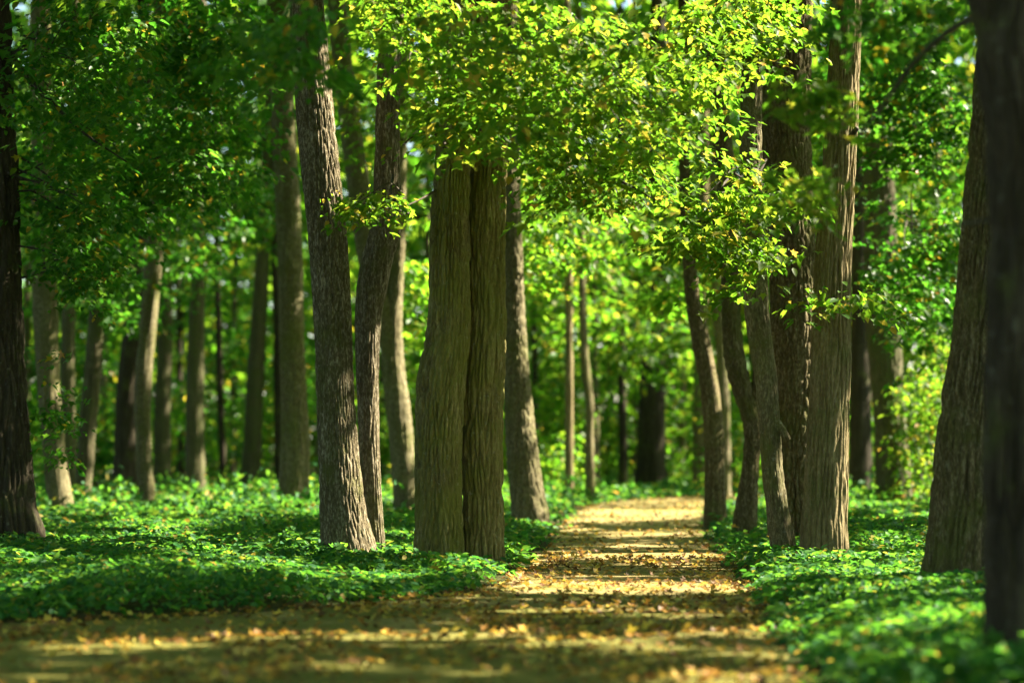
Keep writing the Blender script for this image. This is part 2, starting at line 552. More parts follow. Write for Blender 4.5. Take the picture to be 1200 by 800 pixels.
def add_tree(name, label, pts, d, bark, limbs=(), low=(), high=None, ridges=22, amp=.012, flare=.18, group=None, seed=0, lean=(0, 0), top=15., segs=None, step=.05,
             forks=(), cat='tree', high_n=420, lump=.05, fine=True, plate=None):
    """pts: (x, y, width) of the trunk's axis up the photo, all at distance d.
    forks: more stems of the same tree. limbs: branch parts. low: leaf masses in the picture. high: crown overhead."""
    P = [at(px, py, d) for px, py, w in pts]
    R = [w / 2 / F * d for px, py, w in pts]
    base = P[0].copy()
    b0 = base.copy()
    g = float(gz(base[0], base[1]))
    if base[2] > g:
        b0[2] = g
        P = [b0] + P
        R = [R[0] * 1.03] + R
    else:
        P[0][2] = g
        b0 = P[0].copy()
    under = P[0].copy()
    under[2] -= .25
    P = [under] + P
    R = [R[0]] + R
    t = P[-1]
    dirv = unit((P[-1] - P[-2])[None])[0]
    if t[2] < top:
        h = top - t[2]
        P.append(t + np.array([dirv[0] * .35 * h + lean[0], dirv[1] * h * .3 + lean[1], h * .5]))
        R.append(R[-1] * .78)
        P.append(t + np.array([dirv[0] * .5 * h + lean[0] * 1.5, lean[1] * 1.6, h]))
        R.append(R[-1] * .35)
    wpx = max(w for _, _, w in pts)
    sg = segs or (int(ridges * 8) if fine and wpx > 30 else int(np.clip(wpx * 2.2, 20, 90)))
    if plate is None:
        plate = .2 if bark in (B_PLATE, B_GREY) else .5
    big = fine and wpx > 30
    root = empty(name, b0)
    tag(root, label, cat, group)
    parts = [tube(P, R, (.03 if big else .055) if fine else .25, sg, ridges, amp, flare, seed, lump, .03, plate)]
    for f in forks:
        fp = [at(px, py, d) for px, py, w in f]
        fr = [w / 2 / F * d for px, py, w in f]
        dv = unit((fp[-1] - fp[-2])[None])[0]
        if fp[-1][2] < top and len(f) > 2:
            h = top * .9 - fp[-1][2]
            fp.append(fp[-1] + np.array([dv[0] * .5 * h, .3, h]))
            fr.append(fr[-1] * .35)
        parts.append(tube(fp, fr, step if fine else .25, max(12, int(sg * .7)), max(8, int(ridges * .7)), amp * .7, 0, seed + 3, lump, .02, plate))
    tr = link('trunk', mesh_np('trunk', *join(parts), bark, True), root)
    for lp in limbs:
        q = [at(px, py, dd) for px, py, w, dd in lp]
        rr = [w / 2 / F * dd for px, py, w, dd in lp]
        link('branch', mesh_np('branch', *tube(q, rr, .08, 10, 0, 0, 0, seed, .1, wob=.08), B_TWIG if rr[0] < .06 else bark, True), root)
    lv = []
    mat = M_LEAF
    for L in low:
        lv += L['leaves']
        mat = L.get('mat', mat)
        if L.get('twigs'):
            link('twigs', mesh_np('twigs', *join(L['twigs']), B_TWIG, True), root)
    if high is not None:
        c = P[-1] + np.array([high[0], high[1], high[2]])
        lv2 = high_crown(c, high[3], high_n, seed)
        lv.append(lv2)
    if lv:
        link('crown', leaves_mesh('crown', lv, mat), root)
    return root


def mass(px, py, d, rpx, rpy, rd, n, per=26, length=.9, size=.12, tpl=MAPLE, gap=.40, freq=1.1, seed=0, mat=None, root=None, twigs=0, tilt=.38, power=.5):
    """a leafy part of a crown centred on photo pixel px, py at distance d, rd metres deep"""
    c = at(px, py, d)
    r = np.array([rpx / F * d, rd, rpy / F * d])
    P = blob(n, c, r, power, seed, gap, freq)
    hv = len(P) // 2
    lv = [sprays(P[:hv], length, per, size, tpl, tilt=tilt), sprays(P[hv:], length, int(per * 1.25), size * .85, OVAL, tilt=tilt)]
    if d < 42:
        lv = [tuple([a[0]] + [q[k] for q in a[1:]]) for a in lv for k in [sun_open(a[1], .04, N_GROUND) < .5]]
    out = {'leaves': lv}
    if mat:
        out['mat'] = mat
    if twigs:
        out['twigs'] = twig_tubes(P[sun_open(P, .3, N_GROUND) < .5], root if root is not None else c + np.array([0, .6, .2]), twigs)
    return out


G_LEFT = 'trees in the shaded wood left of the path'
G_FAR = 'slim trunks far down the path'
HI = (0, 0, -2.5, (5.0, 5.0, 4.5))


def gd(py, lift=7):
    return dist_of(py + lift)


# --- the near trees left of the path
d = gd(655)
add_tree('tree', 'plated trunk with a strong sunlit strip low on its right edge',
         [(410, 655, 63), (403, 611, 54), (397, 543, 47), (394, 474, 44), (392, 405, 43), (388, 336, 44), (383, 267, 45), (376, 199, 45), (367, 110, 44), (358, 0, 41), (350, -120, 38)],
         d, B_PALE, ridges=34, amp=.008, flare=.14, plate=.24, seed=1, high=HI, high_n=700,
         low=[mass(330, 55, 19.0, 80, 70, .9, 30, per=20, size=.11, length=.6, seed=2, gap=.45, tilt=.5)])
d2 = gd(654) + .7
add_tree('tree', 'slender crooked grey trunk curving right halfway up, just right of the plated trunk',
         [(439, 654, 26), (437, 611, 23), (433, 543, 25), (431, 474, 25), (430, 405, 28), (431, 371, 31), (435, 336, 35), (442, 302, 36), (452, 267, 35), (455, 199, 31), (456, 110, 28), (461, 0, 28), (466, -110, 26)],
         d2, B_PALE, ridges=18, amp=.006, flare=.05, seed=2, high=(1, 0, -2.5, (4, 4, 4)), high_n=350)
d = gd(663)
rootA = at(545, 120, d)
add_tree('tree', 'thick mossy trunk bulging at mid height, close against the straight olive trunk',
         [(514, 662, 59), (514, 611, 55), (513, 543, 54), (514, 474, 56), (516, 439, 56), (522, 405, 51), (527, 350, 46), (528, 300, 46), (528, 267, 45), (530, 199, 40), (533, 100, 38), (538, 0, 37), (545, -120, 35)],
         d, B_MOSSY, ridges=30, amp=.014, flare=.14, plate=.25, seed=3, high=HI, high_n=700,
         limbs=[[(536, 110, 9, d), (580, 60, 7, d - 1), (660, 90, 5, d - 2), (740, 130, 2.5, d - 2.6)], [(534, 190, 8, d), (500, 150, 5, d - .8), (470, 170, 2, d - 1.4)]],
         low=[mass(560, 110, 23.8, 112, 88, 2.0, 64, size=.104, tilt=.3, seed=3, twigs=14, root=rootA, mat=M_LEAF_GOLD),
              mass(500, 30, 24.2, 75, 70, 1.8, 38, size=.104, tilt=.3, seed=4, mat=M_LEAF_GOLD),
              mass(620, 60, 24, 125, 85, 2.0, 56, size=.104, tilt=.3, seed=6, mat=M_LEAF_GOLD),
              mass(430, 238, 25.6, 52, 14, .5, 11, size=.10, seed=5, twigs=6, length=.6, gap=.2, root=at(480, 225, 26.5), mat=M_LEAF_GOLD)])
d = gd(663) + .3
rootB = at(590, 60, d)
add_tree('tree', 'straight thick olive trunk with deep vertical furrows beside the path',
         [(566, 660, 50), (566, 600, 47), (565, 500, 47), (568, 400, 46), (570, 300, 44), (571, 200, 43), (573, 100, 44), (576, 0, 43), (580, -120, 40)],
         d, B_FURROW, ridges=24, amp=.018, flare=.14, plate=.42, seed=4, high=HI, high_n=700,
         limbs=[[(574, 60, 10, d), (640, 130, 7, d - 1.2), (700, 195, 4.5, d - 2), (765, 232, 2, d - 2.4)], [(700, 195, 4, d - 2), (735, 200, 2.6, d - 2.2), (775, 165, 1.4, d - 2.4)]],
         low=[mass(700, 120, 23.8, 132, 95, 2.0, 74, size=.104, tilt=.3, seed=7, twigs=16, root=rootB, mat=M_LEAF_GOLD),
              mass(690, 205, 24.2, 95, 34, 1.4, 26, size=.104, tilt=.3, seed=8, mat=M_LEAF_GOLD),
              mass(800, 70, 25.2, 85, 80, 1.6, 46, size=.104, tilt=.3, seed=9, mat=M_LEAF_GOLD),
              mass(640, 150, 20.5, 110, 50, 1.2, 16, per=18, length=.7, size=.10, seed=119, gap=.35, mat=M_LEAF_GOLD), mass(540, 40, 20, 100, 45, 1.2, 14, per=18, length=.7, size=.10, seed=120, gap=.35),
              mass(765, 190, 25.0, 85, 46, 1.5, 28, size=.104, tilt=.3, seed=19, mat=M_LEAF_GOLD)])
d = gd(608)
add_tree('tree', 'grey trunk leaning left behind the straight olive trunk, rising from the path edge',
         [(621, 608, 44), (617, 570, 39), (612, 520, 37), (607, 460, 32), (604, 400, 29), (601, 320, 25), (599, 240, 22), (598, 150, 21), (597, 0, 20), (596, -60, 19)],
         d, B_GREY, ridges=20, amp=.01, flare=.12, seed=5, high=HI, high_n=500,
         low=[mass(640, 270, d + 2, 90, 70, 2, 60, size=.15, tpl=OVAL, seed=10, mat=M_LEAF_FAR)])
d = gd(598)
add_tree('tree', 'grey forked trunk behind the crooked stem, one arm leaning left',
         [(475, 598, 27), (472, 540, 28), (467, 480, 29), (461, 430, 27), (461, 380, 22), (464, 310, 18), (468, 230, 16), (470, 100, 15), (470, -20, 14)],
         d, B_GREY, ridges=18, amp=.01, flare=.1, seed=6, high=HI, high_n=400,
         forks=[[(462, 440, 25), (452, 380, 25), (436, 320, 26), (424, 250, 27), (413, 170, 25), (402, 80, 23), (394, 0, 22), (388, -60, 21)]],
         low=[mass(430, 120, d - 2, 60, 70, 1.6, 50, size=.14, seed=11, gap=.45), mass(500, 320, d + 3, 40, 120, 2, 40, size=.17, tpl=OVAL, seed=12, mat=M_LEAF_FAR)])

# --- the shaded wood on the left
d = gd(640)
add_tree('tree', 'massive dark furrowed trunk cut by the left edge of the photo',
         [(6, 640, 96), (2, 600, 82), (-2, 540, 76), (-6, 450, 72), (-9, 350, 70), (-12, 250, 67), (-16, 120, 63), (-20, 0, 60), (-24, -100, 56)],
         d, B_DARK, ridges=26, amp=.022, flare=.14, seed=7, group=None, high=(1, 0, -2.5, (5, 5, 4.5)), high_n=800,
         limbs=[[(10, 60, 8, d), (45, 105, 6, d - .4), (90, 150, 3.5, d - .8), (150, 190, 1.5, d - 1)]],
         low=[mass(90, 90, 30, 110, 110, 2.0, 95, seed=13, twigs=12, root=at(20, 60, d), gap=.44),
              mass(80, 250, 31, 70, 80, 1.2, 50, seed=14, twigs=8, root=at(20, 200, d), gap=.45),
              mass(95, 320, 30.5, 40, 40, .7, 22, size=.10, seed=15, twigs=5, root=at(30, 300, d), length=.6, gap=.3),
              mass(75, 480, 31, 25, 90, .6, 14, size=.09, seed=16, length=.5, gap=.3)])
d = gd(592)
add_tree('tree', 'pale grey trunk with a swollen foot, first behind and left of the plated trunk',
         [(344, 592, 38), (344, 560, 36), (345, 520, 35), (344, 470, 30), (342, 400, 29), (340, 320, 30), (336, 220, 29), (331, 120, 27), (326, 0, 26), (324, -60, 25)],
         d, B_GREY, ridges=20, amp=.009, flare=.05, seed=8, group=G_LEFT, high=HI, high_n=700,
         low=[mass(250, 130, 36, 115, 110, 2.2, 100, size=.13, seed=17, gap=.44, twigs=8),
              mass(210, 50, 34, 120, 70, 2, 90, size=.13, seed=18, gap=.42),
              mass(170, 215, 34, 110, 60, 1.6, 70, size=.13, seed=22, gap=.44, twigs=8),
              mass(120, 130, 36, 110, 110, 1.6, 90, size=.14, seed=26, gap=.42)])
left = [
    ('brown trunk leaning right, just left of the pale grey trunk', [(293, 572, 26), (296, 520, 24), (299, 450, 23), (304, 370, 20), (309, 290, 17), (313, 200, 16), (318, 60, 15)], 66, B_BROWN, 31),
    ('straight brown trunk widening at its foot, just left of the thin dark stem', [(229, 584, 28), (229, 550, 25), (228, 480, 23), (229, 400, 22), (232, 320, 16), (234, 230, 14), (236, 80, 13)], 58, B_BROWN, 32),
    ('brown trunk with a light right edge standing behind the forked grey stem', [(190, 568, 24), (190, 520, 22), (191, 450, 21), (194, 380, 19), (195, 300, 17), (196, 200, 15), (198, 60, 14)], 64, B_BROWN, 33),
    ('curved grey stem lit along its right side, before a broad dark trunk', [(175, 598, 21), (170, 560, 20), (168, 510, 20), (168, 450, 22), (172, 390, 22), (178, 330, 23), (182, 270, 24), (184, 180, 22), (186, 60, 20)], 48.5, B_GREY, 34),
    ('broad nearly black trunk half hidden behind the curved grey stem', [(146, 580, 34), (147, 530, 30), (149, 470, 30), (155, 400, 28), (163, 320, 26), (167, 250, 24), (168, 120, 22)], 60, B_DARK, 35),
    ('bent brown stem bowing right, right of the pair of leaning grey trunks', [(97, 594, 20), (98, 550, 22), (103, 490, 23), (109, 430, 22), (113, 370, 19), (114, 300, 16), (112, 220, 14), (110, 60, 13)], 50, B_BROWN, 36),
    ('stout grey trunk leaning left out of the dark trunk at the photo edge', [(72, 604, 34), (66, 560, 30), (61, 500, 29), (56, 440, 28), (53, 380, 32), (52, 320, 33), (50, 200, 30), (48, 60, 26)], 45, B_GREY, 37),
    ('slim brown trunk squeezed between the stout grey trunk and the bent stem', [(86, 590, 17), (83, 530, 17), (80, 460, 18), (80, 390, 18), (82, 320, 16), (84, 200, 14)], 55, B_BROWN, 38),
    ('thin dark stem between the straight brown trunk and the leaning brown trunk', [(260, 568, 10), (259, 500, 9), (257, 430, 9), (255, 350, 8), (254, 280, 8), (252, 160, 7)], 70, B_DARK, 39),
    ('dark trunk hidden close behind the pale grey trunk on its left', [(328, 575, 16), (328, 520, 15), (327, 440, 15), (326, 350, 14), (322, 240, 13)], 66, B_DARK, 40),
]
lowL = {31: [(300, 240, 60, 60, 80, 2.5, 60)], 32: [(240, 300, 55, 70, 60, 2, 50), (250, 430, 72, 60, 110, 2.5, 70)], 33: [(190, 330, 58, 70, 60, 2, 45)],
        34: [(180, 260, 45, 70, 50, 1.6, 45), (140, 350, 50, 50, 40, 1.5, 26)], 35: [(130, 430, 68, 60, 130, 2.5, 80)], 36: [(120, 300, 46, 60, 50, 1.6, 36)],
        37: [(50, 220, 42, 60, 100, 2, 50)], 38: [(70, 420, 62, 60, 120, 2, 60)], 39: [(280, 390, 76, 60, 110, 3, 80), (270, 520, 78, 70, 40, 2, 40)], 40: [(350, 420, 74, 60, 150, 3, 90)]}
for lab, pts, dd, bk, sd in left:
    add_tree('tree', lab, [(a, b, w * .9) for a, b, w in pts], dd, bk, ridges=16, amp=.012, flare=.12, seed=sd, group=G_LEFT, high=(0, 0, -3, (4.5, 4.5, 4.5)), high_n=260, fine=False, top=16,
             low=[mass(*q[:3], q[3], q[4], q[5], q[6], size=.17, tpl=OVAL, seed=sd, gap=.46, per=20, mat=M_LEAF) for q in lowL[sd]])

# --- right of the path
d = gd(652) - .4
rootG = at(880, 215, d)
add_tree('tree', 'slim mottled trunk with a short mossy stub, standing in front of the dark broad trunk',
         [(918, 652, 32), (912, 600, 26), (906, 550, 25), (902, 500, 25), (896, 440, 26), (889, 390, 28), (886, 340, 29), (883, 260, 26), (881, 180, 26), (881, 90, 25), (881, 0, 25), (882, -110, 23)],
         d, B_GREY, ridges=16, amp=.005, flare=.12, seed=41, high=(0, 0, -2.5, (4, 4, 4)), high_n=350,
         limbs=[[(906, 492, 14, d), (916, 504, 11, d - .05), (923, 515, 7, d - .08)], [(882, 240, 5, d), (850, 262, 3.6, d - .5), (815, 258, 2, d - .9)], [(884, 245, 4, d), (870, 210, 3, d - .4), (845, 195, 1.5, d - .7)]],
         low=[mass(845, 240, 26.8, 70, 15, .8, 16, seed=41, twigs=3, root=rootG, gap=.1, mat=M_LEAF_GOLD, tilt=.28, size=.11), mass(905, 232, 27.0, 45, 13, .6, 10, seed=61, gap=.1, mat=M_LEAF_GOLD, tilt=.28, size=.11),
              mass(815, 275, 26.4, 55, 14, .7, 12, seed=62, gap=.1, mat=M_LEAF_GOLD, tilt=.28, size=.11), mass(850, 288, 26.4, 80, 15, .9, 18, seed=42, twigs=3, root=rootG, gap=.1, mat=M_LEAF_GOLD, tilt=.28, size=.11),
              mass(930, 310, 26.6, 62, 15, .7, 14, seed=43, twigs=3, root=rootG, gap=.1, mat=M_LEAF_GOLD, tilt=.28, size=.11), mass(890, 338, 26.2, 60, 12, .7, 10, seed=63, gap=.1, mat=M_LEAF_GOLD, tilt=.28, size=.11),
              mass(985, 352, 27.0, 48, 12, .6, 9, seed=44, gap=.1, mat=M_LEAF_GOLD, tilt=.28, size=.11), mass(870, 195, 27.0, 55, 14, .7, 9, seed=64, gap=.1, mat=M_LEAF_GOLD, tilt=.28, size=.11),
              mass(880, 30, 26.8, 60, 45, 1.0, 45, seed=45, gap=.38, mat=M_LEAF_GOLD)])
d = gd(622)
add_tree('tree', 'dark stem swept left then right behind the slim mottled trunk, forking low',
         [(872, 622, 29), (876, 580, 23), (880, 540, 19), (882, 500, 21), (872, 462, 23), (862, 425, 25), (857, 380, 22), (855, 300, 22), (852, 220, 23), (845, 150, 23), (838, 80, 22), (832, 0, 21), (828, -80, 20)],
         d, B_PLATE, ridges=18, amp=.01, flare=.12, seed=46, high=(0, 0, -2.5, (4, 4, 4)), high_n=350,
         forks=[[(881, 520, 18), (886, 470, 15), (890, 420, 13), (893, 300, 12), (896, 150, 11), (898, -10, 10)]])
d = gd(637)
add_tree('tree', 'very broad dark trunk flecked with pale lichen, behind the tan furrowed trunk',
         [(932, 645, 64), (930, 600, 58), (930, 500, 57), (930, 400, 57), (928, 300, 54), (925, 200, 53), (924, 100, 54), (924, 0, 56), (924, -100, 52)],
         d, B_PLATE, ridges=30, amp=.016, flare=.08, seed=47, high=HI, high_n=700,
         low=[mass(975, 120, d + 8, 40, 120, 1.5, 40, size=.15, seed=47)])
d = gd(656)
add_tree('tree', 'tan furrowed trunk with wavy ridges, a dark broken branch scar high on it',
         [(967, 656, 58), (967, 620, 53), (969, 560, 50), (970, 500, 48), (973, 400, 46), (978, 300, 43), (984, 200, 39), (988, 100, 37), (991, 0, 37), (994, -120, 35)],
         d, B_LIGHT, ridges=26, amp=.013, flare=.12, plate=.6, seed=48, high=HI, high_n=700,
         limbs=[[(992, 170, 9, d), (999, 160, 8, d - .2), (1006, 150, 5, d - .35)]],
         low=[mass(950, 200, 18.5, 50, 50, .5, 14, size=.10, length=.5, seed=48, gap=.3, mat=M_LEAF_GOLD), mass(975, 120, 18.0, 45, 40, .5, 12, size=.10, length=.5, seed=49, gap=.3, mat=M_LEAF_GOLD)])
d = gd(586)
add_tree('tree', 'tall brown trunk sunlit on its right foot, standing before the bright shrub',
         [(1049, 586, 48), (1047, 550, 42), (1044, 500, 38), (1039, 430, 39), (1034, 360, 39), (1031, 280, 38), (1029, 180, 37), (1028, 60, 35), (1028, -20, 34)],
         d, B_BROWN, ridges=20, amp=.012, flare=.1, seed=50, high=HI, high_n=600,
         low=[mass(1080, 120, 40, 75, 110, 2, 130, size=.14, seed=50, gap=.42, twigs=8), mass(1075, 270, 41, 70, 80, 2, 85, size=.14, seed=51, gap=.42, twigs=8),
              mass(1090, 370, 43, 55, 70, 1.5, 50, size=.14, seed=52, gap=.42), mass(1040, 330, 40, 45, 60, 1.2, 28, size=.13, seed=53, gap=.40), mass(1020, 80, 44, 40, 100, 1.5, 50, size=.15, seed=54)])
add_tree('tree', 'dark trunk half hidden between the tan furrowed trunk and the tall brown trunk',
         [(1008, 588, 28), (1008, 520, 26), (1008, 440, 24), (1008, 360, 22), (1007, 280, 20), (1006, 150, 18), (1005, 0, 17)], 60, B_DARK, ridges=18, amp=.012, flare=.1, seed=55, high=HI, high_n=300, fine=False,
         low=[mass(1000, 420, 64, 60, 110, 2, 60, size=.18, tpl=OVAL, seed=55, mat=M_LEAF_FAR), mass(1020, 230, 66, 60, 110, 2, 60, size=.18, tpl=OVAL, seed=56, mat=M_LEAF_FAR)])
d = gd(693, 4)
add_tree('tree', 'thick ridged grey-brown trunk leaning right, behind the black foreground trunk',
         [(1136, 693, 112), (1139, 640, 102), (1142, 580, 96), (1146, 500, 92), (1154, 420, 86), (1161, 340, 80), (1166, 260, 76), (1172, 180, 72), (1178, 80, 68), (1184, -60, 64)],
         d, B_PLATE, ridges=34, amp=.017, flare=.10, plate=.55, seed=57, high=(1, 0, -2.5, (5, 5, 4.5)), high_n=700)
d = gd(815, 0)
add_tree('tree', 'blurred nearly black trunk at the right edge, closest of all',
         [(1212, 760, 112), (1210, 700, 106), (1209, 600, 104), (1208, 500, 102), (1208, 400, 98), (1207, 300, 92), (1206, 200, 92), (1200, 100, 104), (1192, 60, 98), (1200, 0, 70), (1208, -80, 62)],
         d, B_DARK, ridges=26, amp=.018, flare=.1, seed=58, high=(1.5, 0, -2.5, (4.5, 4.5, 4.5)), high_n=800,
         forks=[[(1186, 110, 44), (1168, 60, 40), (1152, 0, 36), (1140, -60, 32)]],
         limbs=[[(1160, 12, 13, d), (1110, 42, 9, d + .8), (1070, 80, 6.5, d + 1.5), (1035, 128, 4, d + 2.1), (1012, 155, 2.5, d + 2.4)], [(1160, 258, 6, d + .2), (1120, 265, 4, d + .8), (1080, 275, 2, d + 1.4)]],
         low=[mass(1060, 20, 18, 90, 34, .6, 18, size=.10, length=.5, seed=59, gap=.3)])

# --- trunks far down the path
far = [
    ('straight slim trunk, left one of the close pair of stems by the path end', [(667, 584, 11), (667, 500, 10), (667, 400, 9), (666, 300, 9), (665, 150, 8), (664, 20, 7)], 57, B_LIGHT, 61),
    ('thin pale stem with a kink halfway up, right of the straight slim trunk', [(692, 586, 12), (691, 520, 11), (691, 465, 10), (687, 440, 11), (684, 400, 9), (682, 320, 8), (680, 180, 8), (678, 40, 7)], 55, B_GREY, 62),
    ('thin grey stem close behind the kinked pale stem', [(698, 578, 8), (698, 480, 7), (697, 400, 7), (697, 320, 6), (697, 200, 6)], 72, B_GREY, 63),
    ('slim dark trunk between the kinked stem and the wide dark trunk', [(730, 580, 11), (730, 500, 10), (729, 400, 9), (728, 300, 9), (727, 120, 8)], 70, B_DARK, 64),
    ('wide dark trunk closing the view at the end of the path', [(762, 584, 40), (763, 540, 34), (764, 480, 32), (766, 400, 30), (768, 300, 26), (770, 120, 22)], 68, B_DARK, 65),
    ('dark trunk with light right side, right of the path end, bending left above', [(839, 610, 27), (838, 560, 24), (836, 500, 23), (831, 450, 22), (822, 405, 22), (812, 350, 17), (806, 280, 15), (802, 160, 14), (800, 20, 13)], gd(610), B_PLATE, 66),
    ('blurred brown trunk behind the bending trunk', [(820, 578, 18), (820, 520, 17), (821, 450, 16), (822, 360, 15), (824, 200, 13)], 72, B_LIGHT, 67),
    ('grey trunk glimpsed above the leafy bough, right of the bending trunk', [(850, 592, 14), (848, 500, 14), (846, 420, 15), (842, 350, 17), (840, 280, 16), (838, 120, 14)], 60, B_GREY, 68),
    ('thin trunk far left of the path end beside the leaning grey trunk', [(627, 580, 9), (627, 480, 8), (626, 380, 8), (625, 290, 7), (624, 150, 7)], 74, B_DARK, 69),
    ('thin far stem between the wide dark trunk and the bending trunk', [(800, 580, 9), (800, 500, 9), (799, 400, 8), (798, 300, 7), (797, 150, 7)], 76, B_LIGHT, 70),
    ('short-looking grey stem directly left of the wide dark trunk', [(748, 580, 14), (748, 520, 13), (747, 450, 12), (746, 370, 11), (744, 200, 10)], 78, B_GREY, 71),
]
lowF = {61: [(660, 330, 62, 70, 90, 2.5, 80), (650, 480, 66, 60, 90, 2.5, 60)], 62: [(700, 270, 58, 90, 60, 2.5, 70), (715, 370, 64, 70, 70, 2, 60)],
        63: [(690, 450, 76, 80, 110, 2.5, 90)], 64: [(740, 440, 75, 70, 110, 2.5, 80), (760, 240, 66, 90, 80, 3, 80)], 65: [(775, 400, 64, 50, 60, 2, 40), (790, 500, 74, 60, 80, 2, 60)],
        66: [(800, 350, 44, 45, 50, 1.2, 26), (825, 290, 46, 60, 50, 1.6, 36)], 67: [(820, 420, 78, 60, 130, 2.5, 80)], 68: [(850, 480, 66, 40, 100, 2, 50)],
        69: [(610, 440, 78, 60, 130, 2.5, 90), (600, 260, 70, 80, 110, 3, 80)], 70: [(800, 260, 78, 90, 140, 3, 100)], 71: [(740, 160, 80, 110, 150, 3, 120), (560, 400, 80, 60, 150, 3, 90)]}
for lab, pts, dd, bk, sd in far:
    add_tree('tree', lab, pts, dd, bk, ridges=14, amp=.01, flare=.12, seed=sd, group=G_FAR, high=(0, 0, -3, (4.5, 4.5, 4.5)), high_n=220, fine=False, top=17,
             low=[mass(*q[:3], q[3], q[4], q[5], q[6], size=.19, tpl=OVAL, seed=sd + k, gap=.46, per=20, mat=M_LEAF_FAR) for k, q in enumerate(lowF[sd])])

for k, (px, dd, wd, dx) in enumerate([(575, 88, 7, 3), (612, 92, 6, -4), (645, 84, 7, 2), (712, 90, 6, 3), (783, 92, 7, -3), (815, 95, 6, 4), (880, 86, 7, 2), (1000, 90, 7, -2), (1092, 82, 9, 4), (505, 86, 8, -3),
                                      (445, 84, 8, 5), (375, 86, 9, -4), (272, 84, 7, 3), (212, 88, 8, -3), (120, 84, 9, 3), (30, 86, 9, 2)]):
    add_tree('tree', 'faint slim trunk deep in the wood, blurred among the far leaves', [(px, 575, wd * 1.2), (px + dx * .4, 480, wd), (px + dx, 350, wd * .9), (px + dx * 1.5, 200, wd * .8)], dd,
             [B_BROWN, B_DARK, B_GREY][k % 3], ridges=10, amp=.008, flare=.1, seed=140 + k, group='faint slim trunks deep in the wood', fine=False, top=17,
             low=[mass(px + 10, 300, dd + 1, 45, 160, 2, 34, size=.22, tpl=OVAL, seed=140 + k, gap=.46, per=16, mat=M_LEAF_FAR)])

# --- unseen trees added beside the picture, so their crowns cast the dappled shade
for k, (x, y) in enumerate([(9.5, 23), (13, 30), (11, 37), (16, 24), (18, 40), (15, 48), (8.5, 15), (22, 32), (-9, 22), (-11, 33), (-9.5, 13)]):
    f = F / y
    py = 510 + 1.5 * f
    px = 600 + x * f
    h = 6.0
    add_tree('tree', 'broad unseen tree added outside the picture to cast shade', [(px, py, .6 * f), (px + 2, py - 2 * f, .5 * f), (px + 4, py - h * f, .42 * f)], y, B_DARK, ridges=14, amp=.012,
             flare=.1, seed=80 + k, group='unseen trees added outside the picture for shade', high=(0, 0, -3.5, (5.2, 5.2, 5.0)), high_n=620, fine=False, top=14 + (k % 3))


# ------------------------------------------------------------------ ground
def axis(lo, hi, a, b, fine):
    core = np.arange(a, b + 1e-6, fine)
    left = a - np.geomspace(.6, a - lo, 16)[::-1]
    right = b + np.geomspace(.6, hi - b, 16)
    return np.concatenate([left, core, right])


def grid_mesh(name, X, Y, Z, mat):
    n, m = X.shape
    V = np.stack([X, Y, Z], -1).reshape(-1, 3)
    i, j = np.meshgrid(np.arange(n - 1), np.arange(m - 1), indexing='ij')
    a = i * m + j
    q = np.stack([a, a + m, a + m + 1, a + 1], -1).reshape(-1, 4)
    return mesh_np(name, V, q, np.full(len(q), 4), mat, True)


def soil_mat():
    m, nt, out = new_mat('forest_soil')
    L, N = nt.links, nt.nodes
    tc = N.new('ShaderNodeTexCoord')
    n1 = N.new('ShaderNodeTexNoise')
    n1.inputs['Scale'].default_value = 9
    n1.inputs['Detail'].default_value = 8
    n1.inputs['Roughness'].default_value = .7
    L.new(tc.outputs['Object'], n1.inputs[0])
    r = ramp(nt, [(.3, (.02, .025, .008)), (.5, (.05, .045, .016)), (.62, (.05, .075, .016)), (.75, (.14, .09, .03))])
    L.new(n1.outputs[0], r.inputs[0])
    b = N.new('ShaderNodeBsdfPrincipled')
    b.inputs['Roughness'].default_value = .95
    b.inputs['Specular IOR Level'].default_value = .1
    L.new(r.outputs[0], b.inputs['Base Color'])
    bp = N.new('ShaderNodeBump')
    bp.inputs['Distance'].default_value = .05
    L.new(n1.outputs[0], bp.inputs['Height'])
    L.new(bp.outputs[0], b.inputs['Normal'])
    L.new(b.outputs[0], out.inputs[0])
    return m


